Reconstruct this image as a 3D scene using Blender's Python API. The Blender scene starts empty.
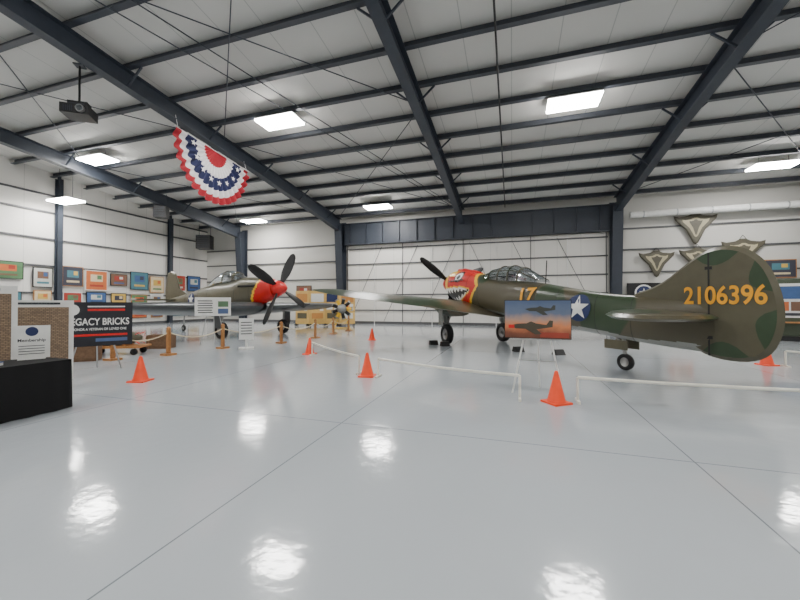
import bpy, bmesh, math, random
from mathutils import Vector, Matrix
random.seed(7)
# ------------------------------------------------------------------ materials
def lin(c):
    return tuple(((v/255)/12.92 if v/255<=0.04045 else (((v/255)+0.055)/1.055)**2.4) for v in c)+(1.0,)
MATS={}
def mat(name,rgb,rough=0.5,metal=0.0,var=0.06,scale=6.0,coat=0.0):
    if name in MATS: return MATS[name]
    m=bpy.data.materials.new(name); m.use_nodes=True
    nt=m.node_tree; b=nt.nodes['Principled BSDF']
    b.inputs['Roughness'].default_value=rough; b.inputs['Metallic'].default_value=metal
    b.inputs['Coat Weight'].default_value=coat
    c=lin(rgb)
    tc=nt.nodes.new('ShaderNodeTexCoord'); no=nt.nodes.new('ShaderNodeTexNoise'); no.inputs['Scale'].default_value=scale
    cr=nt.nodes.new('ShaderNodeValToRGB')
    cr.color_ramp.elements[0].position=0.3; cr.color_ramp.elements[1].position=0.7
    cr.color_ramp.elements[0].color=tuple(v*(1-var) for v in c[:3])+(1,)
    cr.color_ramp.elements[1].color=tuple(min(1,v*(1+var)) for v in c[:3])+(1,)
    nt.links.new(tc.outputs['Object'],no.inputs['Vector']); nt.links.new(no.outputs['Fac'],cr.inputs['Fac'])
    nt.links.new(cr.outputs['Color'],b.inputs['Base Color'])
    MATS[name]=m; return m
def camo(name,a,b_,scale=0.5,thr=0.55,rough=0.45):
    m=mat(name,a,rough); nt=m.node_tree
    no=[n for n in nt.nodes if n.type=='TEX_NOISE'][0]; no.inputs['Scale'].default_value=scale; no.inputs['Detail'].default_value=1.0
    cr=[n for n in nt.nodes if n.type=='VALTORGB'][0]
    cr.color_ramp.elements[0].position=thr-0.01; cr.color_ramp.elements[1].position=thr+0.01
    cr.color_ramp.elements[0].color=lin(a); cr.color_ramp.elements[1].color=lin(b_)
    return m
def glassmat():
    m=bpy.data.materials.new('canopy_glass'); m.use_nodes=True; nt=m.node_tree
    nt.nodes.clear(); o=nt.nodes.new('ShaderNodeOutputMaterial'); mx=nt.nodes.new('ShaderNodeMixShader')
    t=nt.nodes.new('ShaderNodeBsdfTransparent'); g=nt.nodes.new('ShaderNodeBsdfGlossy'); g.inputs['Roughness'].default_value=0.08
    g.inputs['Color'].default_value=(.85,.9,.95,1)
    t.inputs['Color'].default_value=(0.7,0.76,0.8,1); mx.inputs[0].default_value=0.42
    nt.links.new(t.outputs[0],mx.inputs[1]); nt.links.new(g.outputs[0],mx.inputs[2]); nt.links.new(mx.outputs[0],o.inputs[0]); return m
def seam_mat(name,rgb,axis,spacing,width,dark,rough=0.6,off=0.0):
    m=mat(name,rgb,rough,0,0.03,0.4); nt=m.node_tree
    cr=[n for n in nt.nodes if n.type=='VALTORGB'][0]; b=nt.nodes['Principled BSDF']
    tc=[n for n in nt.nodes if n.type=='TEX_COORD'][0]
    sp=nt.nodes.new('ShaderNodeSeparateXYZ'); nt.links.new(tc.outputs['Object'],sp.inputs[0])
    last=None
    for ax,s,o in zip(axis,spacing,off if isinstance(off,(list,tuple)) else [off]*len(axis)):
        a=nt.nodes.new('ShaderNodeMath'); a.operation='ADD'; a.inputs[1].default_value=1000*s-o
        nt.links.new(sp.outputs['XYZ'.index(ax)],a.inputs[0])
        f=nt.nodes.new('ShaderNodeMath'); f.operation='MODULO'; f.inputs[1].default_value=s; nt.links.new(a.outputs[0],f.inputs[0])
        l=nt.nodes.new('ShaderNodeMath'); l.operation='LESS_THAN'; l.inputs[1].default_value=width; nt.links.new(f.outputs[0],l.inputs[0])
        if last is None: last=l
        else:
            mx=nt.nodes.new('ShaderNodeMath'); mx.operation='MAXIMUM'; nt.links.new(last.outputs[0],mx.inputs[0]); nt.links.new(l.outputs[0],mx.inputs[1]); last=mx
    mm=nt.nodes.new('ShaderNodeMix'); mm.data_type='RGBA'
    nt.links.new(last.outputs[0],mm.inputs[0]); nt.links.new(cr.outputs['Color'],mm.inputs[6]); mm.inputs[7].default_value=lin(dark)
    nt.links.new(mm.outputs[2],b.inputs['Base Color']); return m

M_floor=seam_mat('floor_epoxy',(184,190,195),'XY',(3.95,7.9),0.014,(128,134,140),0.10,off=(-2.2,4.33))
nt=M_floor.node_tree; bs=nt.nodes['Principled BSDF']; bs.inputs['IOR'].default_value=1.55
no=nt.nodes.new('ShaderNodeTexNoise'); no.inputs['Scale'].default_value=5; no.inputs['Detail'].default_value=3
tc=[n for n in nt.nodes if n.type=='TEX_COORD'][0]; nt.links.new(tc.outputs['Object'],no.inputs['Vector'])
bu=nt.nodes.new('ShaderNodeBump'); bu.inputs['Strength'].default_value=.06; bu.inputs['Distance'].default_value=.05
nt.links.new(no.outputs['Fac'],bu.inputs['Height']); nt.links.new(bu.outputs[0],bs.inputs['Normal'])
M_wall=seam_mat('wall_insulation',(224,221,215),'XY',(1.5,1.5),0.03,(200,198,192))
M_ceil=seam_mat('ceiling_insulation',(210,208,203),'X',(1.5,),0.03,(176,176,172))
M_steel=mat('steel_dark_grey',(50,56,66),0.5)
M_purl=mat('purlin_grey',(60,64,72),0.5)
M_girt=mat('girt_grey',(82,82,84),0.5)
M_white=mat('white_paint',(225,225,222),0.4)
M_black=mat('black_plastic',(22,22,24),0.45)
M_cloth=mat('black_cloth',(10,10,12),0.95)
M_orange=mat('cone_orange',(252,74,24),0.45)
M_pvc=mat('pvc_white',(228,226,214),0.4)
M_wood=mat('varnished_wood',(170,118,68),0.45,scale=20,var=.2)
M_rope=mat('rope_tan',(205,190,160),0.8)
M_tire=mat('tire_rubber',(24,24,26),0.7)
M_hub=mat('hub_metal',(150,150,148),0.35,0.6)
M_alum=mat('aluminium',(175,177,178),0.3,0.7)
M_olive=camo('olive_camo',(84,79,62),(50,66,44),0.62,0.53,0.3)
M_oliveplain=mat('olive_plain',(84,80,62),0.4)
M_grey=mat('underside_grey',(150,152,147),0.35)
M_red=mat('red_paint',(206,30,26),0.3)
M_yellow=mat('yellow_paint',(240,190,40),0.35)
M_num=mat('number_yellow',(236,164,26),0.5)
M_blue=mat('insignia_blue',(32,46,92),0.5)
M_glass=glassmat()
M_bronze=mat('warbird_olive',(92,88,70),0.32,0.1)
M_silver=mat('wing_silver',(92,95,96),0.3,0.35)

# ------------------------------------------------------------------ builder
class B:
    def __init__(s,name): s.name=name; s.v=[];s.f=[];s.mi=[];s.sm=[];s.mats=[]
    def m(s,mt):
        if mt not in s.mats: s.mats.append(mt)
        return s.mats.index(mt)
    def add(s,vs,fs,mt,smooth=False,matfn=None):
        o=len(s.v); s.v+= [tuple(v) for v in vs]
        for f in fs:
            s.f.append([i+o for i in f]); s.sm.append(smooth)
            if matfn:
                c=Vector((0,0,0))
                for i in f: c+=Vector(vs[i])
                c/=len(f); s.mi.append(s.m(matfn(c)))
            else: s.mi.append(s.m(mt))
    def box(s,c,d,mt,R=None):
        c=Vector(c); vs=[]
        for x in(-.5,.5):
            for y in(-.5,.5):
                for z in(-.5,.5):
                    p=Vector((x*d[0],y*d[1],z*d[2]))
                    if R: p=R@p
                    vs.append(c+p)
        s.add(vs,[(0,1,3,2),(4,6,7,5),(0,4,5,1),(2,3,7,6),(0,2,6,4),(1,5,7,3)],mt)
    def beam(s,p,q,w,h,mt):
        p=Vector(p);q=Vector(q);d=(q-p).normalized(); up=Vector((0,0,1))
        if abs(d.z)>.98: up=Vector((0,1,0))
        sd=d.cross(up).normalized(); u=sd.cross(d)
        vs=[e+sd*a*w/2+u*b*h/2 for e in(p,q) for a,b in((-1,-1),(1,-1),(1,1),(-1,1))]
        s.add(vs,[(0,3,2,1),(4,5,6,7),(0,1,5,4),(1,2,6,5),(2,3,7,6),(3,0,4,7)],mt)
    def cyl(s,p,q,r,mt,r2=None,n=10,cap=True):
        p=Vector(p);q=Vector(q); r2=r if r2 is None else r2
        d=(q-p).normalized(); a=d.orthogonal().normalized(); b=d.cross(a)
        vs=[]
        for e,rr in((p,r),(q,r2)):
            for i in range(n):
                t=2*math.pi*i/n; vs.append(e+a*math.cos(t)*rr+b*math.sin(t)*rr)
        fs=[(i,(i+1)%n,n+(i+1)%n,n+i) for i in range(n)]
        s.add(vs,fs,mt,True)
        if cap: s.add(vs,[tuple(range(n))[::-1],tuple(range(n,2*n))],mt)
    def tube(s,pts,r,mt,n=6):
        for a,b in zip(pts[:-1],pts[1:]): s.cyl(a,b,r,mt,n=n,cap=False)
    def lathe(s,c,axis,prof,mt,n=24,matfn=None):
        c=Vector(c); d=Vector(axis).normalized(); a=d.orthogonal().normalized(); b=d.cross(a); vs=[]
        for (h,r) in prof:
            for i in range(n):
                t=2*math.pi*i/n; vs.append(c+d*h+a*math.cos(t)*r+b*math.sin(t)*r)
        fs=[]
        for j in range(len(prof)-1):
            for i in range(n): fs.append((j*n+i,j*n+(i+1)%n,(j+1)*n+(i+1)%n,(j+1)*n+i))
        s.add(vs,fs,mt,True,matfn)
    def rings(s,rs,mt,caps=True,matfn=None,smooth=True):
        n=len(rs[0]); vs=[p for r in rs for p in r]; fs=[]
        for j in range(len(rs)-1):
            for i in range(n): fs.append((j*n+i,j*n+(i+1)%n,(j+1)*n+(i+1)%n,(j+1)*n+i))
        if caps: fs+= [tuple(range(n))[::-1],tuple(range((len(rs)-1)*n,len(rs)*n))]
        s.add(vs,fs,mt,smooth,matfn)
    def finish(s,loc=(0,0,0),rz=0,parent=None,rot=None):
        me=bpy.data.meshes.new(s.name); me.from_pydata(s.v,[],s.f)
        for m in s.mats: me.materials.append(m)
        me.polygons.foreach_set('material_index',s.mi); me.polygons.foreach_set('use_smooth',s.sm); me.update()
        bm=bmesh.new(); bm.from_mesh(me); bmesh.ops.recalc_face_normals(bm,faces=bm.faces); bm.to_mesh(me); bm.free()
        ob=bpy.data.objects.new(s.name,me); bpy.context.collection.objects.link(ob)
        ob.location=loc; ob.rotation_euler=rot if rot else (0,0,rz)
        if parent: ob.parent=parent
        return ob
def text_geo(st,width,height,sub=1):
    cu=bpy.data.curves.new('t','FONT'); cu.body=st; cu.offset=0.02; cu.align_x='CENTER'
    ob=bpy.data.objects.new('t',cu); bpy.context.collection.objects.link(ob)
    bpy.context.view_layer.update()
    me=bpy.data.meshes.new_from_object(ob.evaluated_get(bpy.context.evaluated_depsgraph_get()))
    bm=bmesh.new(); bm.from_mesh(me); bmesh.ops.triangulate(bm,faces=bm.faces)
    if sub: bmesh.ops.subdivide_edges(bm,edges=bm.edges,cuts=sub,use_grid_fill=False); bmesh.ops.triangulate(bm,faces=bm.faces)
    vs=[tuple(v.co) for v in bm.verts]; fs=[tuple(v.index for v in f.verts) for f in bm.faces]
    bm.free(); bpy.data.objects.remove(ob); bpy.data.meshes.remove(me)
    x0=min(v[0] for v in vs);x1=max(v[0] for v in vs);y0=min(v[1] for v in vs);y1=max(v[1] for v in vs)
    return [((v[0]-x0)/(x1-x0)*width-width/2,(v[1]-y0)/(y1-y0)*height-height/2) for v in vs],fs
def add_text(b,st,w,h,mt,fn,sub=0):
    vs,fs=text_geo(st,w,h,sub); b.add([fn(u,v) for u,v in vs],fs,mt)

# ------------------------------------------------------------------ room
YB,XL,XR,YF=27.0,-28.0,22.0,-16.0
def roof(y): return 8.8+.094*(27-y) if y>0 else 8.8+.094*27+.094*y
b=B('floor'); b.box(((XL+XR)/2,(YB+YF)/2,-.1),(XR-XL+.4,YB-YF+.4,.2),M_floor); b.finish()
b=B('wall_back'); b.box(((XL+XR)/2,YB+.1,4.4),(XR-XL+.4,.2,8.9),M_wall); b.finish()
b=B('wall_front'); b.box(((XL+XR)/2,YF-.1,5),(XR-XL+.4,.2,roof(YF)+.1-0.0),M_wall); b.finish()
for nm,x,t in(('wall_left',XL,-.2),('wall_right',XR,.2)):
    b=B(nm); pr=[(YF,0),(YB,0),(YB,8.8),(0,roof(0)),(YF,roof(YF))]
    vs=[(x,y,z) for y,z in pr]+[(x+t,y,z) for y,z in pr]
    b.add(vs,[(0,1,2,3,4),(5,6,7,8,9)]+[(i,(i+1)%5,5+(i+1)%5,5+i) for i in range(5)],M_wall); b.finish()
b=B('ceiling')
for y0,y1 in((YF,0),(0,YB)):
    vs=[(x,y,roof(y)+t) for t in(0,.15) for x,y in((XL,y0),(XR,y0),(XR,y1),(XL,y1))]
    b.add(vs,[(0,1,2,3),(4,5,6,7),(0,1,5,4),(1,2,6,5),(2,3,7,6),(3,0,4,7)],M_ceil)
b.finish()
b=B('roof_purlins')
y=26.0
while y>-15.5:
    z=roof(y)
    b.box(((XL+XR)/2,y,z-.14),(XR-XL-.1,.04,.27),M_purl)
    b.box(((XL+XR)/2,y-.09,z-.27),(XR-XL-.1,.2,.03),M_purl)
    y-=1.85
b.finish()
RX=[-23.5,-13.5,-3.5,6.55,16.6]
for x in RX:
    b=B('roof_rafter')
    for (y0,y1) in((0,26.3),(-15.8,0)):
        n=8
        for i in range(n):
            a=y0+(y1-y0)*i/n; c=y0+(y1-y0)*(i+1)/n
            def bot(y):
                return roof(y)-.29-(.66+.35*max(0,(y-17)/9))
            vs=[(x+sx*.02,yy,zz) for sx in(-1,1) for yy,zz in((a,bot(a)),(c,bot(c)),(c,roof(c)-.29),(a,roof(a)-.29))]
            b.add(vs,[(0,1,2,3),(4,5,6,7),(0,1,5,4),(1,2,6,5),(2,3,7,6),(3,0,4,7)],M_steel)
            b.beam((x,a,bot(a)),(x,c,bot(c)),.38,.04,M_steel)
            b.beam((x,a,roof(a)-.30),(x,c,roof(c)-.30),.38,.03,M_steel)
    for k in range(1,14,2):
        y=26-1.85*k
        if y<1: continue
        for sg in(-1,1):
            b.beam((x+sg*.05,y,roof(y)-.88),(x+sg*.75,y,roof(y)-.28),.06,.06,M_steel)
    b.finish()
for x in(RX[0],RX[1],RX[3],RX[4]):
    b=B('steel_column')
    d0,d1=.35,.95
    vs=[(x+sx*.02,yy,zz) for sx in(-1,1) for yy,zz in((26.9,0),(26.9-d0,0),(26.9-d1,8.0),(26.9,8.4))]
    b.add(vs,[(0,1,2,3),(4,5,6,7),(0,1,5,4),(1,2,6,5),(2,3,7,6),(3,0,4,7)],M_steel)
    b.beam((x,26.9-d0,0),(x,26.9-d1,8.0),.6,.04,M_steel); b.beam((x,26.9,0),(x,26.9,8.4),.6,.04,M_steel)
    b.box((x,26.6,.02),(.65,.7,.04),M_steel)
    b.finish()
b=B('door_header_girder')
b.box((-3.475,26.55,7.3),(19.3,.12,1.7),M_steel)
b.box((-3.475,26.5,6.45),(19.3,.4,.05),M_steel); b.box((-3.475,26.5,8.15),(19.3,.4,.05),M_steel)
for i in range(14): b.box((-12.6+i*1.4,26.45,7.3),(.05,.2,1.65),M_steel)
b.finish()
b=B('wall_girts')
for z in(2.2,3.7,5.2,6.6):
    for x0,x1 in((XL,-13.9),(6.95,XR)):
        b.box(((x0+x1)/2,26.95,z),(x1-x0-.1,.08,.1),M_girt)
for z in(2.3,4.0,5.7,7.4,8.5):
    b.box((XL+.05,(YF+YB)/2,z),(.08,YB-YF-.1,.11),M_girt)
b.finish()
b=B('door_1')
b.box((-3.475,26.88,3.2),(19.2,.08,6.4),M_wall)
for z in(1.1,2.35,3.6,4.85,6.1): b.box((-3.475,26.8,z),(19.2,.08,.09),M_girt)
for i in range(9): b.box((-13.0+i*2.38,26.8,3.2),(.05,.06,6.4),M_girt if i%2==0 else M_white)
for sx in(-1,1):
    for i in range(3): b.beam((-3.5+sx*(9.3-i*3),26.78,.2),(-3.5+sx*(6.5-i*3),26.78,6.2),.03,.03,M_girt)
b.finish()
for y in(7.3,15.1,22.9):
    b=B('endwall_column'); b.box((XL+.28,y,4.6),(.3,.04,roof(y)*2-9.3),M_steel)
    h=roof(y)-.3
    b.box((XL+.43,y,h/2),(.03,.28,h),M_steel); b.box((XL+.14,y,h/2),(.03,.28,h),M_steel); b.finish()
b=B('baseboard_back'); b.box(((XL+XR)/2,26.82,.1),(XR-XL-.2,.04,.2),M_girt); b.finish()
b=B('baseboard_left'); b.box((XL+.03,(YF+YB)/2,.1),(.04,YB-YF-.2,.2),M_girt); b.finish()
b=B('roof_brace_rods')
def rod(x0,y0,x1,y1): b.cyl((x0,y0,roof(y0)-.34),(x1,y1,roof(y1)-.34),.02,M_steel,n=6)
for x0,x1 in((-13.5,-3.5),(6.55,16.6),(-23.5,-13.5)):
    for y0,y1 in((4,14),(14,26)):
        rod(x0,y0,x1,y1); rod(x1,y0,x0,y1)
rod(-12.2,5,-4.2,25); rod(-11.2,5,-4.0,25)
b.finish()
b=B('ceiling_conduit')
b.cyl((-.45,2,roof(2)-.33),(-.45,26.4,roof(26.4)-.33),.035,M_black,n=6)
b.finish()
b=B('ventilation_duct')
b.cyl((7.3,26.3,7.35),(21.5,26.3,7.35),.2,M_white,n=16)
for i in range(8): b.cyl((8+i*1.8,26.3,7.35),(8.06+i*1.8,26.3,7.35),.22,M_alum,n=16)
b.finish()

M_lf=mat('fixture_white',(225,225,225),0.4)
M_led=bpy.data.materials.new('led_glow'); M_led.use_nodes=True
nt=M_led.node_tree; bs=nt.nodes['Principled BSDF']; bs.inputs['Base Color'].default_value=(.9,.9,.9,1)
bs.inputs['Emission Color'].default_value=(1,.985,.955,1); bs.inputs['Emission Strength'].default_value=86
LP=[(2.3,15.1,None),(-9.7,13.2,None),(-21.8,13.6,None),(-26.0,14.5,7.9),(-9.2,23.9,None),(-20.6,24.6,None),(12.8,23.0,None),
    (14,13,None),(2,3,None),(-10,2.5,None),(-21.8,2.5,None),(14,2.5,None),(2,-8,None),(-10,-8,None),(-21.8,-8,None),(14,-8,None)]
for x,y,h in LP:
    z=h if h else roof(y)-.5
    b=B('high_bay_light'); W,D=1.9,1.0
    b.box((0,0,.06),(W,D,.05),M_lf)
    b.box((0,0,.0),(W-.04,D-.04,.07),M_led)
    top=roof(y)-z-.02
    for sx in(-.6,.6): b.cyl((sx,0,.08),(sx,0,top),.012,M_steel,n=5)
    b.finish((x,y,z))

# ------------------------------------------------------------------ airplanes
def catmull(st,step=.1):
    out=[]; n=len(st)
    for i in range(n-1):
        p0=st[max(i-1,0)];p1=st[i];p2=st[i+1];p3=st[min(i+2,n-1)]
        k=max(1,int(abs(p2[0]-p1[0])/step))
        for j in range(k):
            t=j/k; row=[p1[0]+(p2[0]-p1[0])*t]
            for c in range(1,len(p1)):
                h=p2[0]-p1[0]
                m1=(p2[c]-p0[c])/(p2[0]-p0[0])*h if p2[0]!=p0[0] else 0
                m2=(p3[c]-p1[c])/(p3[0]-p1[0])*h
                row.append((2*t**3-3*t*t+1)*p1[c]+(t**3-2*t*t+t)*m1+(-2*t**3+3*t*t)*p2[c]+(t**3-t*t)*m2)
            out.append(row)
    out.append(list(st[-1])); return out
def interp(rows,x):
    for a,c in zip(rows[:-1],rows[1:]):
        if c[0]<=x<=a[0]:
            t=(x-a[0])/(c[0]-a[0]) if c[0]!=a[0] else 0
            return [a[i]+(c[i]-a[i])*t for i in range(len(a))]
    return rows[0] if x>rows[0][0] else rows[-1]
EX=2.35
def sup(t,e=EX):
    c,s_=math.cos(t),math.sin(t)
    return math.copysign(abs(c)**(2/e),c),math.copysign(abs(s_)**(2/e),s_)
def wing(b,side,y0,y1,le0,te0,le1,te1,z0,z1,th0,th1,inc,mt_top,mt_bot):
    fr=[0,.15,.3,.45,.6,.75,.85,.91,.95,.98,.995,1.0]; rs=[]; N=14
    for f in fr:
        y=y0+(y1-y0)*f; le=le0+(le1-le0)*f; te=te0+(te1-te0)*f; z=z0+(z1-z0)*f; th=th0+(th1-th0)*f
        if f>.85:
            q=(f-.85)/.15; k=math.sqrt(max(0.0,1-q*q)); k=max(k,.06); m=(le*.6+te*.4); le=m+(le-m)*k; te=m+(te-m)*k; th*=max(k,.15)
        c=le-te; ring=[]
        for i in range(N+1):
            s=(1-math.cos(math.pi*i/N))/2; ring.append((s,1))
        for i in range(N-1,0,-1):
            s=(1-math.cos(math.pi*i/N))/2; ring.append((s,-1))
        pts=[]
        for s,u in ring:
            t=5*th*(.2969*math.sqrt(s)-.126*s-.3516*s*s+.2843*s**3-.1015*s**4)*c
            zz=t*(1.15 if u>0 else -.8)
            x=le-s*c
            pts.append(Vector((x,side*y,z+zz+math.tan(inc)*(x-(le0+te0)/2))))
        rs.append(pts)
    n=len(rs[0])
    vs=[p for r in rs for p in r]; ft=[];fb=[]
    for j in range(len(rs)-1):
        for i in range(n):
            f=(j*n+i,j*n+(i+1)%n,(j+1)*n+(i+1)%n,(j+1)*n+i)
            (ft if i<N else fb).append(f)
    b.add(vs,ft+[tuple(range((len(rs)-1)*n,len(rs)*n))],mt_top,True); b.add(vs,fb,mt_bot,True)
def plate(b,outline,to3,t,mt,inset=.9,matfn=None):
    cx=sum(p[0] for p in outline)/len(outline); cy=sum(p[1] for p in outline)/len(outline); n=len(outline)
    A=[to3(u,v,0) for u,v in outline]
    def ins(u,v,k): return (cx+(u-cx)*k,cy+(v-cy)*k)
    P=[to3(*ins(u,v,inset),t) for u,v in outline]; Q=[to3(*ins(u,v,inset),-t) for u,v in outline]
    vs=A+P+Q; fs=[]
    for i in range(n):
        j=(i+1)%n; fs+= [(i,j,n+j,n+i),(i,j,2*n+j,2*n+i)]
    fs+=[tuple(range(n,2*n)),tuple(range(2*n,3*n))]
    b.add(vs,fs,mt,False,matfn)
def smooth_outline(o,it=2):
    for _ in range(it):
        n=len(o); q=[]
        for i in range(n):
            a=o[i];c=o[(i+1)%n]; q.append((a[0]*.75+c[0]*.25,a[1]*.75+c[1]*.25)); q.append((a[0]*.25+c[0]*.75,a[1]*.25+c[1]*.75))
        o=q
    return o
def wheel(b,c,r,w):
    prof=[(-w*.3,0),(-w*.32,r*.55),(-w*.45,r*.6),(-w*.5,r*.8),(-w*.35,r*.97),(0,r),(w*.35,r*.97),(w*.5,r*.8),(w*.45,r*.6),(w*.32,r*.55),(w*.3,0)]
    cc=Vector(c)
    b.lathe(c,(0,1,0),prof,M_tire,28,lambda p: M_hub if (p-cc).length<r*.6 else M_tire)
def blade(b,hub,ang,R,mt,wk=1.0):
    d=Vector((0,math.sin(ang),math.cos(ang))); e=Vector((0,math.cos(ang),-math.sin(ang))); fx=Vector((1,0,0)); rs=[]
    for f,w,tw in((.1,.05,50),(.22,.09,45),(.4,.15,35),(.6,.165,27),(.8,.15,20),(.93,.115,17),(.98,.07,16),(1,.015,15)):
        tw=math.radians(tw); c=e*math.cos(tw)+fx*math.sin(tw); n_=d.cross(c); ctr=Vector(hub)+d*R*f
        th=max(.012,.05*(1-f)); rs.append([ctr+c*w*wk*math.cos(t)+n_*th*math.sin(t) for t in[2*math.pi*i/10 for i in range(10)]])
    b.rings(rs,mt)
def fuselage(b,rows,matfn,mt,n=56):
    rs=[]
    for r in rows:
        x,top,bt,w=r; zc=(top+bt)/2; hh=(top-bt)/2; rs.append([])
        for i in range(n):
            c,s=sup(2*math.pi*i/n); rs[-1].append(Vector((x,w*c,zc+hh*s)))
    b.rings(rs,mt,True,matfn)
def canopy(b,st,mt,frames):
    rows=catmull(st,.12); rs=[]; n=14
    for x,base,top,w in rows:
        rs.append([Vector((x,w*math.cos(math.pi*i/n),base+(top-base)*math.sin(math.pi*i/n)**.85)) for i in range(n+1)])
    vs=[p for r in rs for p in r]; m=n+1
    b.add(vs,[(j*m+i,j*m+i+1,(j+1)*m+i+1,(j+1)*m+i) for j in range(len(rs)-1) for i in range(n)],M_glass,True)
    for fx in frames:
        r=interp(rows,fx); b.tube([Vector((r[0],(r[3]+.01)*math.cos(math.pi*i/n),r[1]+(r[2]-r[1]+.01)*math.sin(math.pi*i/n)**.85)) for i in range(n+1)],.022,mt)
    for ii in(3,11):
        b.tube([Vector((r[0],(r[3]+.01)*math.cos(math.pi*ii/n),r[1]+(r[2]-r[1]+.01)*math.sin(math.pi*ii/n)**.85)) for r in rows],.014,mt)
def decal(b,pts_faces,mt,x0,z0,rows,side,off=.02):
    vs,fs=pts_faces; out=[]
    for u,v in vs:
        x=x0-u*side; z=z0+v; r=interp(rows,x); zc=(r[1]+r[2])/2;hh=(r[1]-r[2])/2
        q=min(.999,abs((z-zc)/hh)); y=r[3]*(1-q**EX)**(1/EX)+off; out.append((x,side*y,z))
    b.add(out,fs,mt)
def disc_geo(r,n=28,rg=5):
    vs=[(0,0)];fs=[]
    for j in range(1,rg+1):
        for i in range(n): vs.append((r*j/rg*math.cos(2*math.pi*i/n),r*j/rg*math.sin(2*math.pi*i/n)))
    for i in range(n): fs.append((0,1+i,1+(i+1)%n))
    for j in range(rg-1):
        for i in range(n): fs.append((1+j*n+i,1+j*n+(i+1)%n,1+(j+1)*n+(i+1)%n,1+(j+1)*n+i))
    return vs,fs
def star_geo(r,rot=0):
    vs=[(0,0)]
    for i in range(10):
        a=math.pi/2+i*math.pi/5+rot; q=r if i%2==0 else r*.4; vs.append((q*math.cos(a),q*math.sin(a)))
    return vs,[(0,1+i,1+(i+1)%10) for i in range(10)]

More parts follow.
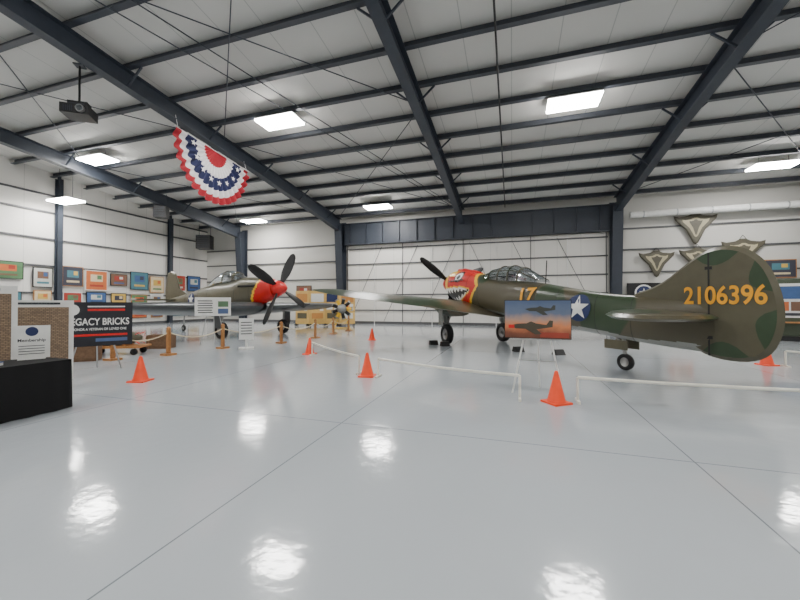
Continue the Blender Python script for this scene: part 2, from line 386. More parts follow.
def fighter_a():
    b=B('shark_nose_fighter_airplane')
    st=[(1.95,2.9,2.15,.38),(1.75,3.0,1.98,.47),(1.4,3.07,1.78,.55),(.6,3.02,1.55,.59),(0,2.92,1.44,.6),(-.8,2.74,1.34,.6),(-1.5,2.55,1.26,.59),
        (-2.2,2.45,1.18,.57),(-3,2.38,1.1,.53),(-4,2.22,1.0,.45),(-5,2.04,.9,.38),(-6,1.88,.8,.3),(-7,1.78,.71,.22),(-8,1.7,.65,.13),(-8.5,1.6,.64,.07)]
    rows=catmull(st,.035)
    def mf(c):
        lim=-1.0+.8*abs(c.z-2.3)
        if c.x>lim:
            if c.x>-.45:                       # grinning mouth
                f=(c.x+.45)/2.3
                mid=2.16-.30*math.sin(f*math.pi*.55)+.12*f; op=.33*math.sin(min(1,f*1.6)*math.pi/2)
                d=c.z-mid
                if abs(d)<op:
                    saw=.25+.55*abs(((c.x*3.6)%1)*2-1)
                    return M_white if abs(d)>op*saw else M_black
                if abs(d)<op+.06: return M_yellow
            ye=((c.x-.55)/1.35)**2+(c.z-2.74)**2
            if ye<.009: return M_black
            if ye<.035: return M_white
            if ye<.055: return M_black
            if c.x>1.45 or (c.z>2.8 and c.x>.9): return M_yellow
            if c.x<lim+.16: return M_yellow
            return M_red
        zb=(interp(rows,c.x)[2])
        if c.z<zb+.12+.03*math.sin(c.x*3): return M_grey
        return M_olive
    fuselage(b,rows,mf,M_olive,96)
    b.lathe((1.93,0,2.53),(1,0,.04),[(0,.0),(0,.38),(.15,.37),(.38,.31),(.6,.2),(.76,.08),(.8,.0)],M_red,24)
    for a in(54,-66,174): blade(b,(2.1,0,2.55),math.radians(a),1.95,M_black)
    for i in range(6):
        for sd in(-1,1):
            xx=1.25-i*.22; r=interp(rows,xx); b.cyl((xx,sd*(r[3]-.06),2.6),(xx-.14,sd*(r[3]+.07),2.58),.035,M_hub,n=8)
    b.lathe((1.88,0,2.05),(1,0,0),[(0,0),(.05,.2),(.07,.24),(0,.28)],M_black,20)
    b.rings([[Vector((x,w*math.cos(2*math.pi*i/12),z+h*math.sin(2*math.pi*i/12))) for i in range(12)] for x,w,h,z in((1.3,.1,.08,3.09),(.8,.11,.09,3.06),(0,.08,.05,2.94),(-.5,.02,.02,2.83))],M_red)
    canopy(b,[(-1.0,2.67,2.71,.33),(-1.35,2.55,2.87,.37),(-1.8,2.47,2.95,.38),(-2.5,2.41,2.93,.38),(-3.1,2.35,2.77,.36),(-3.8,2.27,2.38,.28)],M_olive,(-1.05,-1.4,-1.95,-2.5,-3.0))
    b.box((-2.3,0,2.48),(.12,.4,.5),M_black); b.lathe((-1.75,0,2.43),(0,0,1),[(0,.12),(.15,.1),(.2,0)],M_black,12)
    for sd in(-1,1):
        wing(b,sd,.1,6.65,1.0,-2.05,.35,-1.0,1.34,2.04,.15,.1,math.radians(8.5),M_olive,M_grey)
        b.rings([[Vector((x,sd*1.35+w*math.cos(2*math.pi*i/14),z+h*math.sin(2*math.pi*i/14))) for i in range(14)] for x,w,h,z in((1.3,.03,.03,1.58),(1.05,.14,.14,1.54),(.5,.2,.22,1.4),(-.3,.18,.2,1.3),(-1.2,.1,.1,1.25),(-1.6,.02,.02,1.25))],M_olive)
        b.cyl((.2,sd*1.35,1.4),(0,sd*1.35,.42),.06,M_hub,n=12); b.cyl((.2,sd*1.35,1.4),(.1,sd*1.35,.85),.09,M_grey,n=12)
        b.cyl((0,sd*1.2,.4),(0,sd*1.5,.4),.05,M_hub)
        b.beam((-.35,sd*1.35,1.25),(-.02,sd*1.35,.75),.05,.05,M_hub)
        b.box((.15,sd*1.55,1.05),(.35,.03,.6),M_grey)
        wheel(b,(0,sd*1.35,.4),.4,.26)
        ol=smooth_outline([(-7.0,0),(-7.15,.6),(-7.45,1.7),(-7.7,2.2),(-8.1,2.35),(-8.45,2.2),(-8.6,1.5),(-8.65,.5),(-8.4,0)],2)
        plate(b,ol,lambda u,v,t,sd=sd:(u,sd*v,1.42+.08*(u+7.5)+t),.055,M_olive,.88)
        b.box((-8.1,sd*1.2,1.375),(.03,2.0,.11),M_black)
    for yy in(2.2,2.5,2.8):
        for sd in(-1,1): b.cyl((.7,sd*yy,1.75),(1.15,sd*yy,1.8),.03,M_black)
    fin=smooth_outline([(-6.5,1.78),(-7.3,2.0),(-7.9,2.48),(-8.3,2.72),(-8.75,2.68),(-9.08,2.4),(-9.25,2.0),(-9.34,1.55),(-9.32,1.1),(-9.15,.68),(-8.8,.52),(-8.2,.56),(-7.8,.85),(-7,1.2)],2)
    plate(b,fin,lambda u,v,t:(u,t,v),.085,M_oliveplain,.93)
    # scalloped dark-green paint lobes around the fin and rudder edge
    M_dg=mat('dark_green_paint',(50,68,46),.35)
    fcx=sum(p[0] for p in fin)/len(fin); fcz=sum(p[1] for p in fin)/len(fin); nf=len(fin)
    for sd in(-1,1):
        for i0,ln in((8,7),(18,6),(27,7),(37,6),(46,5)):
            seg=[fin[(i0+j)%nf] for j in range(ln+1)]
            outer=[(fcx+(u-fcx)*.93,fcz+(v-fcz)*.93) for u,v in seg]
            inner=[]
            for j,(u,v) in enumerate(seg):
                k=.93-.26*math.sin(math.pi*j/ln)**.6; inner.append((fcx+(u-fcx)*k,fcz+(v-fcz)*k))
            vs=[(u,sd*.088,v) for u,v in outer]+[(u,sd*.088,v) for u,v in inner]; m=ln+1
            b.add(vs,[(j,j+1,m+j+1,m+j) for j in range(ln)],M_dg)
    b.box((-8.28,0,1.6),(.03,.18,2.0),M_black)
    for zz in(.95,2.3): b.box((-8.28,0,zz),(.12,.19,.06),M_black)
    add_text(b,'2106396',1.3,.36,M_num,lambda u,v:(-8.5-u,.1,1.77+v))
    add_text(b,'2106396',1.3,.36,M_num,lambda u,v:(-8.5+u,-.1,1.77+v))
    b.cyl((-6.45,0,.9),(-6.5,0,.2),.045,M_hub); b.beam((-6.25,0,.85),(-6.48,0,.4),.04,.04,M_hub)
    wheel(b,(-6.5,0,.2),.2,.13)
    for sd in(-1,1): b.box((-6.4,sd*.2,.62),(.6,.02,.22),M_oliveplain)
    for px in(-.2,-1.0,-3.9,-4.7,-5.9,-6.8):
        r=interp(rows,px); zc=(r[1]+r[2])/2;hh=(r[1]-r[2])/2
        b.tube([Vector((px,(r[3]+.001)*sup(2*math.pi*i/40)[0],zc+(hh+.001)*sup(2*math.pi*i/40)[1])) for i in range(41)],.006,M_black,n=4)
    for sd in(-1,1):
        decal(b,text_geo('17',.56,.5,3),M_num,-3.65,1.86,rows,sd,.05)
        decal(b,disc_geo(.36),M_blue,-5.45,1.5,rows,sd,.03)
        decal(b,star_geo(.34),M_white,-5.45,1.5,rows,sd,.05)
    b.cyl((-3.9,0,2.2),(-3.95,0,2.95),.015,M_black,n=6)
    return b.finish((-1.42,14.94,0),math.atan2(.784,-.621))
fighter_a()

def fighter_b():
    b=B('red_nose_fighter_airplane')
    st=[(1.9,2.74,1.95,.4),(1.5,2.86,1.8,.47),(.6,2.93,1.55,.52),(-.3,2.95,1.4,.54),(-1.2,2.8,1.15,.54),(-2.4,2.72,.85,.52),(-3.4,2.6,.95,.46),
        (-4.4,2.42,1.25,.36),(-5.6,2.2,1.2,.28),(-6.8,2.02,1.2,.18),(-7.8,1.92,1.25,.08)]
    rows=catmull(st,.08)
    def mf(c):
        if c.x>.95+.5*(c.z-2.2): return M_red
        if c.x>.8+.5*(c.z-2.2): return M_yellow
        return M_bronze if c.z>1.35 else M_grey
    fuselage(b,rows,mf,M_bronze)
    b.lathe((1.88,0,2.35),(1,0,.03),[(0,0),(0,.4),(.2,.36),(.45,.26),(.65,.12),(.72,0)],M_red,24)
    for a in(28,118,208,298): blade(b,(2.1,0,2.38),math.radians(a),1.95,M_black,1.35)
    canopy(b,[(-.4,2.9,2.93,.3),(-.9,2.8,3.22,.36),(-1.5,2.75,3.35,.38),(-2.3,2.7,3.25,.36),(-3.3,2.58,2.7,.2)],M_bronze,(-.9,-1.0,-1.8))
    b.box((-1.6,0,2.8),(.12,.4,.6),M_black)
    for i in range(6):
        for sd in(-1,1): b.cyl((.95-i*.2,sd*.44,2.5),(.8-i*.2,sd*.6,2.47),.05,M_black,n=8)
    for px in(.5,-.6,-3.0,-4.0,-5.4,-6.4):
        r=interp(rows,px); zc=(r[1]+r[2])/2;hh=(r[1]-r[2])/2
        b.tube([Vector((px,(r[3]+.001)*sup(2*math.pi*i/40)[0],zc+(hh+.001)*sup(2*math.pi*i/40)[1])) for i in range(41)],.007,M_black,n=4)
    for sd in(-1,1):
        wing(b,sd,.1,6.9,1.1,-2.1,.3,-1.3,1.22,1.42,.18,.16,math.radians(10),M_silver,M_silver)
        b.cyl((.4,sd*1.8,1.4),(.35,sd*1.8,.4),.06,M_hub); wheel(b,(.35,sd*1.8,.39),.39,.25)
        b.box((.4,sd*2.02,.85),(.5,.03,.7),M_silver)
        ol=[(-6.5,0),(-6.9,2.1),(-7.15,2.25),(-7.6,2.2),(-7.75,0)]
        plate(b,ol,lambda u,v,t,sd=sd:(u,sd*v,1.85+t),.05,M_bronze,.9)
        decal(b,disc_geo(.36),M_blue,-4.6,1.85,rows,sd,.03); decal(b,star_geo(.34),M_white,-4.6,1.85,rows,sd,.05)
        for yy in(2.4,2.7,3.0): b.cyl((.6,sd*yy,1.5),(1.15,sd*yy,1.6),.03,M_black)
    plate(b,[(-5.6,2.15),(-6.4,2.5),(-6.9,3.5),(-7.3,3.62),(-7.75,3.5),(-7.95,2.4),(-7.95,1.3),(-7.5,1.25),(-7.0,1.6)],lambda u,v,t:(u,t,v),.06,M_bronze,.92)
    b.cyl((-5.9,0,1.35),(-6.0,0,.18),.04,M_hub); wheel(b,(-6.0,0,.18),.18,.12)
    return b.finish((-12.65,14.9,0),math.radians(-12.4))
fighter_b()

# ------------------------------------------------------------------ props on floor
def cone(x,y):
    b=B('traffic_cone'); b.box((0,0,.015),(.34,.34,.03),M_orange)
    b.lathe((0,0,0),(0,0,1),[(.03,.15),(.06,.135),(.5,.03),(.52,.02),(.52,0)],M_orange,24)
    b.finish((x,y,0),random.random())
for p in((-7.35,5.42),(-3.07,7.31),(.68,6.25),(-6.17,9.97),(-5.94,14.7),(6.36,11.77)): cone(*p)
def rail(name,pts):
    b=B(name)
    for (x,y) in pts:
        b.cyl((x,y,0),(x,y,.4),.022,M_pvc); b.beam((x,y-.15,.02),(x,y+.15,.02),.04,.04,M_pvc)
    for a,c in zip(pts[:-1],pts[1:]):
        b.tube([(a[0]+(c[0]-a[0])*t,a[1]+(c[1]-a[1])*t,.4-.03*4*t*(1-t)) for t in[i/6 for i in range(7)]],.026,M_pvc,8)
    b.finish()
rail('pipe_barrier',[(-2.8,7.3),(.12,6.3)])
rail('pipe_barrier',[(-3.35,7.5),(-5.95,9.75)])
rail('pipe_barrier',[(1.02,6.42),(5.6,6.6)])
rail('pipe_barrier',[(6.65,11.6),(8.6,10.6),(10.6,9.6)])
# roped wooden stanchions: one barrier object carrying its rope
ST=[(-10.85,7.2),(-10.24,8.42),(-9.95,10.3),(-9.0,12.4),(-8.8,14.7),(-9.1,17.0),(-9.3,19.3)]
root=bpy.data.objects.new('rope_stanchion_barrier',None); bpy.context.collection.objects.link(root)
for x,y in ST:
    b=B('stanchion_post'); b.box((0,0,.03),(.32,.32,.06),M_wood); b.box((0,0,.42),(.09,.09,.75),M_wood); b.lathe((0,0,.8),(0,0,1),[(0,.05),(.02,.07),(.06,.06),(.1,0)],M_wood,12)
    b.finish((x,y,0),parent=root)
b=B('rope')
for a,c in zip(ST[:-1],ST[1:]):
    b.tube([(a[0]+(c[0]-a[0])*t,a[1]+(c[1]-a[1])*t,.72-.22*4*t*(1-t)) for t in[i/10 for i in range(11)]],.018,M_rope)
b.finish(parent=root)

def grad_mat(name,stops):
    m=bpy.data.materials.new(name); m.use_nodes=True; nt=m.node_tree; bs=nt.nodes['Principled BSDF']; bs.inputs['Roughness'].default_value=.35
    tc=nt.nodes.new('ShaderNodeTexCoord'); sp=nt.nodes.new('ShaderNodeSeparateXYZ'); nt.links.new(tc.outputs['Object'],sp.inputs[0])
    no=nt.nodes.new('ShaderNodeTexNoise'); no.inputs['Scale'].default_value=6; nt.links.new(tc.outputs['Object'],no.inputs['Vector'])
    ma=nt.nodes.new('ShaderNodeMath'); ma.operation='MULTIPLY_ADD'; ma.inputs[1].default_value=.16; nt.links.new(no.outputs['Fac'],ma.inputs[0]); nt.links.new(sp.outputs['Z'],ma.inputs[2])
    mr=nt.nodes.new('ShaderNodeMapRange'); mr.inputs[1].default_value=stops[0][0]; mr.inputs[2].default_value=stops[-1][0]; nt.links.new(ma.outputs[0],mr.inputs[0])
    cr=nt.nodes.new('ShaderNodeValToRGB'); el=cr.color_ramp.elements
    z0,z1=stops[0][0],stops[-1][0]
    el[0].color=lin(stops[0][1]); el[1].color=lin(stops[-1][1])
    for z,c in stops[1:-1]:
        e=el.new((z-z0)/(z1-z0)); e.color=lin(c)
    nt.links.new(mr.outputs[0],cr.inputs[0]); nt.links.new(cr.outputs[0],bs.inputs['Base Color']); return m
def plane_sil(b,cx,cz,s,mt,y):
    ol=[(-1,0.05),(-.6,.14),(-.2,.16),(0,.26),(.25,.16),(.7,.1),(.85,.32),(1,.3),(.98,.0),(.3,-.12),(-.7,-.1)]
    b.add([(cx+u*s,y,cz+v*s) for u,v in ol],[tuple(range(len(ol)))],mt)
    ol=[(-.4,-.02),(.15,-.02),(.5,-.35),(.2,-.38)]
    b.add([(cx+u*s,y-.002,cz+v*s) for u,v in ol],[(0,1,2,3)],mt)
b=B('photo_poster_easel')
sun=grad_mat('sunset_print',[(1.0,(64,44,36)),(1.16,(120,68,48)),(1.30,(208,128,84)),(1.40,(176,142,124)),(1.52,(100,112,134)),(1.72,(78,94,124))])
b.box((0,0,1.33),(1.1,.02,.68),M_black); b.box((0,-.012,1.33),(1.08,.006,.66),sun)
plane_sil(b,.05,1.5,.25,mat('sil_dark',(60,62,56),.5),-.018); plane_sil(b,-.1,1.2,.36,mat('sil_warm',(70,64,50),.5),-.018)
b.box((-.43,-.02,1.2),(.1,.004,.06),M_red); b.box((.28,-.017,1.06),(.46,.004,.09),mat('sil_red',(150,60,44),.5))
for x0,y0,x1,y1 in((-.12,.03,-.42,.02),(.12,.03,.42,.02),(0,.08,.05,.62)):
    b.cyl((x0,y0,1.5),(x1,y1,0),.015,M_white)
b.beam((-.4,-.02,.98),(.4,-.02,.98),.05,.02,M_alum); b.beam((-.3,.02,.6),(.3,.02,.6),.02,.02,M_alum)
b.finish((.42,6.7,0),math.radians(-3))
def easel_sign(name,loc,rz,w,h,zc,face,extra=None):
    b=B(name); b.box((0,0,zc),(w,.02,h),face)
    if extra: extra(b)
    for x0,y0,x1,y1 in((-.1,.03,-w*.35,.02),(.1,.03,w*.35,.02),(0,.06,.03,.5)):
        b.cyl((x0,y0,zc+h*.45),(x1,y1,0),.016,M_alum)
    b.finish(loc,rz)
M_text=mat('print_dark',(50,52,60),.6)
def ex1(b):
    for i in range(6): b.box((-.28+.02*(i%2),-.015,1.72-.09*i),(.5,.005,.035),M_text)
    b.box((.35,-.015,1.6),(.36,.005,.22),mat('print_green',(90,120,90),.6)); b.box((.35,-.015,1.32),(.36,.005,.2),mat('print_blue',(80,100,140),.6))
easel_sign('information_sign_easel',(-11.1,11.0,0),math.radians(42),1.25,.72,1.5,M_white,ex1)
def ex2(b):
    add_text(b,'LEGACY BRICKS',1.15,.17,M_white,lambda u,v:(.06+u,-.014,1.18+v))
    add_text(b,'HONOR A VETERAN OR LOVED ONE',1.0,.06,M_white,lambda u,v:(.08+u,-.014,1.0+v))
    vs,fs=disc_geo(.13); b.add([(u-.42,-.014,1.46+v) for u,v in vs],fs,M_white)
    b.box((.2,-.014,1.46),(.7,.004,.05),M_red); b.box((.2,-.014,1.54),(.7,.004,.03),M_white); b.box((0.0,-.014,.86),(1.2,.004,.05),M_red); b.box((.3,-.014,.74),(.6,.004,.08),mat('print_blue',(80,100,140),.6))
easel_sign('donor_poster_easel',(-9.5,5.92,0),math.radians(57),1.4,1.05,1.12,mat('poster_black',(30,32,40),.4),ex2)
b=B('white_sign_stand'); b.box((0,0,.03),(.5,.4,.06),M_white); b.box((0,0,.55),(.08,.08,1.0),M_white); b.box((0,-.06,.72),(.48,.03,.75),M_white)
for i in range(5): b.box((0,-.08,.95-.1*i),(.36,.005,.03),M_text)
b.finish((-9.0,10.4,0),math.radians(40))
mb=bpy.data.materials.new('brick_print'); mb.use_nodes=True; nt=mb.node_tree; bt=nt.nodes.new('ShaderNodeTexBrick'); tc=nt.nodes.new('ShaderNodeTexCoord')
mp=nt.nodes.new('ShaderNodeMapping'); mp.inputs['Rotation'].default_value=(math.radians(-90),0,0)
nt.links.new(tc.outputs['Object'],mp.inputs['Vector']); nt.links.new(mp.outputs[0],bt.inputs['Vector'])
bt.inputs['Scale'].default_value=9; bt.inputs['Color1'].default_value=lin((154,130,104)); bt.inputs['Color2'].default_value=lin((126,104,84)); bt.inputs['Mortar'].default_value=lin((80,68,58)); bt.inputs['Mortar Size'].default_value=.03
nt.links.new(bt.outputs['Color'],nt.nodes['Principled BSDF'].inputs['Base Color']); nt.nodes['Principled BSDF'].inputs['Roughness'].default_value=.6
def board(loc,w,h,z0,rz):
    b=B('brick_display_board'); b.box((0,0,z0+h/2),(w,.04,h),M_white); b.box((0,-.025,z0+h/2-.03),(w-.14,.01,h-.2),mb)
    b.box((0,-.028,z0+h-.06),(w*.6,.005,.04),M_text)
    for sx in(-1,1): b.box((sx*(w/2-.05),.05,(z0+h)/2),(.04,.04,z0+h),M_alum); b.box((sx*(w/2-.05),.05,.02),(.05,.5,.04),M_alum)
    b.finish(loc,rz)
board((-8.42,4.3,0),.95,1.52,.15,math.radians(59)); board((-8.14,3.32,0),.98,1.55,.35,math.radians(62))
b=B('cloth_covered_table')
X0,X1,Y0,Y1=-7.3,-6.5,1.6,3.72
b.box(((X0+X1)/2,(Y0+Y1)/2,.735),(X1-X0,Y1-Y0,.03),M_cloth)
ring=[]
per=[(X1,Y0),(X1,Y1),(X0,Y1),(X0,Y0)]
for i in range(4):
    a=Vector(per[i]);c=Vector(per[(i+1)%4]); n=40
    nn=Vector(((c-a).y,-(c-a).x)).normalized()
    for j in range(n):
        t=j/n; ring.append((a+(c-a)*t,nn,math.sin(j*1.1)))
top=[Vector((p.x,p.y,.75)) for p,_,_ in ring]; bt_=[Vector((p.x+n.x*(.015+.018*s),p.y+n.y*(.015+.018*s),.01)) for p,n,s in ring]
b.rings([top,bt_],M_cloth,False); b.finish()
b=B('tabletop_sign'); b.box((0,0,.27),(.4,.015,.5),M_white); b.box((0,.06,.012),(.3,.16,.02),M_white)
vs,fs=disc_geo(.07); b.add([(u,-.01,.43+v) for u,v in vs],fs,M_blue)
add_text(b,'Membership',.3,.06,M_text,lambda u,v:(u,-.01,.29+v))
for i in range(4): b.box((0,-.009,.21-.04*i),(.28,.003,.01),M_text)
b.finish((-7.02,3.5,.75),math.radians(60))
b=B('brochure_stack'); b.box((0,0,.02),(.3,.22,.04),M_white); b.box((.02,.01,.045),(.28,.2,.01),mat('brochure_blue',(70,90,140),.5)); b.finish((-6.85,2.9,.75),.4)
b=B('bomb_display_cart')
b.box((0,0,.25),(1.6,.8,.06),M_wood)
for sx in(-.6,.6):
    for sy in(-.3,.3): b.lathe((sx,sy,.1),(0,1,0),[(-.03,0),(-.03,.1),(.03,.1),(.03,0)],M_tire,14); b.cyl((sx,sy,.1),(sx,sy,.24),.02,M_hub)
b.lathe((-.7,0,.52),(1,0,0),[(0,0),(.02,.12),(.3,.22),(.8,.24),(1.15,.18),(1.4,.06),(1.4,0)],M_oliveplain,20)
for a in range(4):
    d=Vector((0,math.cos(a*math.pi/2+.78),math.sin(a*math.pi/2+.78))); b.beam(Vector((.55,0,.52))+d*.15,Vector((.7,0,.52))+d*.25,.03,.02,M_red)
b.box((-.3,0,.32),(.1,.5,.1),M_wood); b.box((.3,0,.32),(.1,.5,.1),M_wood)
b.finish((-12.0,8.1,0),math.radians(30))
for loc,rz,s in(((-11.55,6.9,0),.7,1.0),((-12.2,9.75,0),.5,1.1)):
    b=B('ammunition_crate'); w=.7*s; h=.44*s; m_=mat('crate_brown',(112,84,60),.6,scale=15,var=.2)
    b.box((0,0,h/2),(w,.45*s,h),m_)
    for z in(.2*h,.8*h): b.box((0,-.235*s,z),(w+.02,.02,.06),m_)
    for sx in(-.43,.43): b.box((sx*w,-.24*s,h/2),(.06,.02,h),m_)
    b.finish(loc,rz)
for x,y in((-2.45,13.45),(-2.95,13.75),(1.4,12.2),(.2,12.6)):
    b=B('wheel_chock'); vs=[(sx*.16,yy,zz) for sx in(-1,1) for yy,zz in((-.14,0),(.14,0),(.06,.17),(-.02,.17))]
    b.add(vs,[(0,1,2,3),(4,5,6,7),(0,1,5,4),(1,2,6,5),(2,3,7,6),(3,0,4,7)],M_black); b.finish((x,y,0),.5)

b=B('yellow_exhibit_panels')
M_ey=mat('exhibit_yellow',(222,184,108),.5); M_eo=mat('exhibit_orange',(200,138,72),.5)
px=-2.2
for i in range(4):
    R=Matrix.Rotation(math.radians(22 if i%2 else -22),3,'Z'); c=Vector((px+.55,0,1.35))
    b.box(c,(1.15,.06,2.4),M_ey,R)
    f=lambda u,v,w,h,m_: b.box(c+R@Vector((u,-.04,v)),(w,.02,h),m_,R)
    f(0,.7,.9,.6,[M_eo,M_white,M_blue,M_eo][i]); f(-.2,.05,.5,.4,[M_white,M_bronze,M_white,M_red][i]); f(.3,.0,.25,.5,M_white); f(0,-.6,.8,.4,[M_bronze,M_eo,M_bronze,M_white][i])
    for sx in(-.5,.5): b.box(c+R@Vector((sx,0,-1.25)),(.06,.4,.16),M_black,R)
    px+=1.08
b.finish((-12.9,22.9,0),math.radians(18))
b=B('radial_engine_stand')
b.lathe((0,-.2,1.3),(0,1,0),[(-.2,0),(-.2,.16),(-.05,.3),(.3,.32),(.35,0)],M_hub,18)
for i in range(9):
    a=2*math.pi*i/9; d=Vector((math.cos(a),0,math.sin(a))); b.cyl(Vector((0,-.1,1.3))+d*.28,Vector((0,-.1,1.3))+d*.62,.11,M_yellow if i%3==0 else M_black,n=12); b.cyl(Vector((0,-.1,1.3))+d*.6,Vector((0,-.1,1.3))+d*.68,.13,M_hub,n=12)
for sx in(-.5,.5): b.beam((sx,.3,.05),(0,.2,1.2),.06,.06,M_yellow); b.beam((sx,-.6,.04),(sx,.7,.04),.08,.08,M_yellow)
b.beam((-.5,.3,.05),(.5,.3,.05),.06,.06,M_yellow)
b.finish((-10.4,20.6,0),math.radians(25))

# ------------------------------------------------------------------ wall pictures
cols=[(160,56,46),(62,92,140),(204,168,84),(84,122,84),(196,196,188),(60,60,72),(196,106,58),(118,86,66),(72,120,132),(214,196,160)]
def cm(i): c=cols[i%len(cols)]; return mat('poster_ink_%d'%(i%len(cols)),c,.5)
def poster(name,loc,w,h,rz,k):
    b=B(name); b.box((0,0,0),(w,.04,h),[M_black,M_wood,M_white,M_black][k%4]); b.box((0,-.022,0),(w-.1,.01,h-.1),cm(k))
    b.box((0,-.03,h*.12),(w*.55,.006,h*.35),cm(k+3)); b.box((0,-.03,-h*.26),(w*.6,.006,h*.1),cm(k+4)); b.box((w*.12,-.034,h*.16),(w*.2,.006,h*.2),cm(k+7))
    b.finish(loc,rz)
k=0; y=8.2
while y<26.2:
    w=random.choice([1.0,1.2,1.6,1.4]); h=w*random.choice([.75,1.1,1.25]); h=min(h,1.4)
    if min(abs(y+w/2-c) for c in(7.3,15.1,22.9))<w/2+.2: y+=.1; continue
    poster('framed_poster',(XL+.13,y+w/2,3.3+random.uniform(-.2,.3)),w,h,math.radians(90),k)
    poster('framed_poster',(XL+.13,y+w/2,1.95+random.uniform(-.1,.05)),w*.9,.95,math.radians(90),k+5)
    poster('framed_poster',(XL+.13,y+w/2,.9),w*.85,.8,math.radians(90),k+8)
    k+=1; y+=w+random.uniform(.05,.25)
for i,(x,z,w,h) in enumerate([(-26.6,3.2,1.3,1.2),(-25.1,3.1,1.1,1.4),(-26.2,1.7,1.4,1.0),(-21.6,2.9,1.4,1.0),(-19.8,3.0,1.0,1.2),(-17.2,2.7,1.5,1.0),(-24.6,1.6,1.0,.8),(-21,1.5,1.1,.8)]):
    poster('framed_photograph',(x,26.85,z),w,h,0,i+2)
def shield(loc,s):
    b=B('wall_shield_plaque')
    ol=[(-1,.62),(-.75,.55),(-.35,.6),(-.12,.72),(.12,.72),(.35,.6),(.75,.55),(1,.62),(.95,.42),(.45,-.1),(.12,-.75),(0,-.85),(-.12,-.75),(-.45,-.1),(-.95,.42)]
    ol=[(u*s,v*s*1.1) for u,v in ol]; plate(b,ol,lambda u,v,t:(u,t,v),.06,mat('shield_dark',(84,80,66),.5),.9)
    b.add([(u*.62,-.07,v*.62+.05) for u,v in ol],[tuple(range(len(ol)))],mat('shield_tan',(176,166,136),.5))
    b.add([(u*.3,-.08,v*.5+.05) for u,v in ol],[tuple(range(len(ol)))],mat('shield_dark',(84,80,66),.5))
    b.cyl((-.3,0,s*.6),(0,.04,s*1.0),.015,M_black,n=5); b.cyl((.3,0,s*.6),(0,.04,s*1.0),.015,M_black,n=5)
    b.finish(loc)
for l,s in(((11.0,26.78,6.4),1.15),((8.9,26.78,4.25),1.0),((11.1,26.78,4.35),1.0),((13.4,26.78,4.7),1.1)): shield(l,s)
b=B('round_emblem_sign'); b.box((0,0,0),(1.9,.05,1.25),M_black)
vs,fs=disc_geo(.52); b.add([(u,-.03,v) for u,v in vs],fs,M_white); vs,fs=disc_geo(.42); b.add([(u,-.035,v) for u,v in vs],fs,M_blue); vs,fs=star_geo(.3); b.add([(u,-.04,v) for u,v in vs],fs,M_white)
b.finish((8.2,26.85,2.35))
poster('framed_print',(10.2,26.86,2.6),1.4,1.1,0,6); poster('framed_print',(15.2,26.86,3.7),1.5,1.1,0,5)
def shelf(loc,rz,w,h):
    b=B('storage_shelf')
    for sx in(-1,1):
        for sy in(-.25,.25): b.box((sx*w/2,sy,h/2),(.05,.05,h),M_steel)
    for i in range(4):
        z=.15+i*(h-.2)/3; b.box((0,0,z),(w,.55,.04),M_steel)
        if i<3:
            x=-w/2+.1
            while x<w/2-.4:
                ww=random.uniform(.25,.5); hh=random.uniform(.25,.6); b.box((x+ww/2,0,z+.02+hh/2),(ww,.4,hh),cm(random.choice([1,4,5,7,9,3]))); x+=ww+.05
    b.finish(loc,rz)
shelf((15.8,24.6,0),0,2.2,2.4)
b=B('tall_display_kiosk')
b.box((0,0,.1),(1.3,.7,.2),M_black); b.box((0,.1,1.45),(1.15,.3,2.5),mat('kiosk_olive',(70,80,62),.5)); b.box((0,-.07,1.75),(.95,.04,1.5),M_white)
b.box((0,-.1,2.1),(.8,.02,.55),cm(1)); b.box((-.2,-.1,1.5),(.38,.02,.4),cm(6)); b.box((.22,-.1,1.5),(.34,.02,.4),cm(7)); b.box((0,-.1,1.15),(.8,.02,.12),M_text); b.box((0,-.2,.8),(1.0,.35,.06),M_wood)
b.finish((11.6,20.0,0),math.radians(-25))

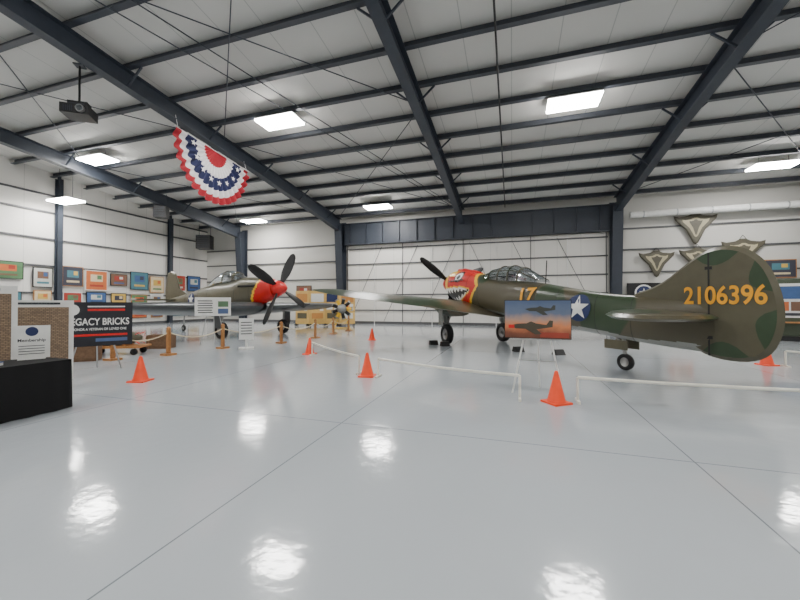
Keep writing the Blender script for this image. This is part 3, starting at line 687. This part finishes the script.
# ------------------------------------------------------------------ bunting
b=B('patriotic_bunting'); R=2.25; n=240
def bp(a,r):
    pl=.10*math.sin(a*34)*r
    return Vector((pl,-math.cos(a)*r*R*.96,-math.sin(a)*r*R*1.08*(1+.02*math.cos(a*34))))
M_bw=mat('bunting_white',(212,209,210),.8); M_br=mat('bunting_red',(158,28,42),.8); M_bb=mat('bunting_navy',(28,34,74),.8)
for r0,r1,m_ in [(0,.3,M_br),(.3,.5,M_bw),(.5,.74,M_bb),(.74,.87,M_bw),(.87,1.0,M_br)]:
    vs=[bp(math.pi*i/n,r) for r in(r0,r1) for i in range(n+1)]
    b.add(vs,[(i,i+1,n+2+i,n+1+i) for i in range(n)],m_,True)
for i in range(8):
    a=math.pi*(i+.5)/8; c=bp(a,.62)+Vector((.1,0,0)); vs,fs=star_geo(.15); b.add([c+Vector((0,u,v)) for u,v in vs],fs,M_bw)
b.cyl((0,-R*.97,0),(0,R*.97,0),.02,M_bw)
for yy in(-2.0,2.0): b.cyl((0,yy,0),(-.2,yy,.55-.02*yy),.012,M_bw,n=5)
b.finish((-13.2,13.2,8.75),0,rot=(math.radians(-5),0,0))
b=B('ceiling_projector'); b.box((0,0,0),(.85,.7,.34),M_black); b.cyl((.2,-.35,0),(.2,-.45,0),.13,M_hub,n=16); b.cyl((.2,-.44,0),(.2,-.46,0),.1,M_glass,n=16)
b.box((0,0,.22),(.5,.4,.1),M_steel); b.box((0,0,.32),(.6,.3,.1),M_black); b.cyl((0,0,.2),(0,0,1.75),.035,M_black); b.box((0,0,1.74),(.3,.3,.04),M_steel)
for i in range(5): b.box((-.3+.06*i,-.36,0),(.02,.02,.2),M_steel)
b.finish((-15.1,8.8,8.6),math.radians(35))
for loc,s in(((-26.2,25.0,7.1),1.2),((-23.5,18.7,8.05),.8)):
    b=B('hanging_unit_heater'); b.box((0,0,0),(s,s*.7,s),M_black)
    for i in range(6): b.box((0,-s*.36,-s*.38+i*s*.15),(s*.85,.03,.03),M_steel)
    b.lathe((0,s*.35,0),(0,1,0),[(0,s*.35),(.08,s*.35),(.08,0)],M_steel,16)
    for sx in(-.4,.4): b.cyl((sx*s,0,s*.5),(sx*s,0,roof(loc[1])-loc[2]-.26),.02,M_steel,n=6)
    b.finish(loc,math.radians(25))

# ------------------------------------------------------------------ camera
cam=bpy.data.cameras.new('camera'); co=bpy.data.objects.new('camera',cam); bpy.context.collection.objects.link(co)
cam.sensor_width=36; cam.lens=36*355/800; co.location=(0,0,1.6); co.rotation_euler=(math.radians(90.65),0,math.radians(17.5))
cam.clip_start=.05; cam.clip_end=200
bpy.context.scene.camera=co
w=bpy.data.worlds.new('world'); w.use_nodes=True; w.node_tree.nodes['Background'].inputs[0].default_value=(.5,.55,.6,1); w.node_tree.nodes['Background'].inputs[1].default_value=.3
bpy.context.scene.world=w
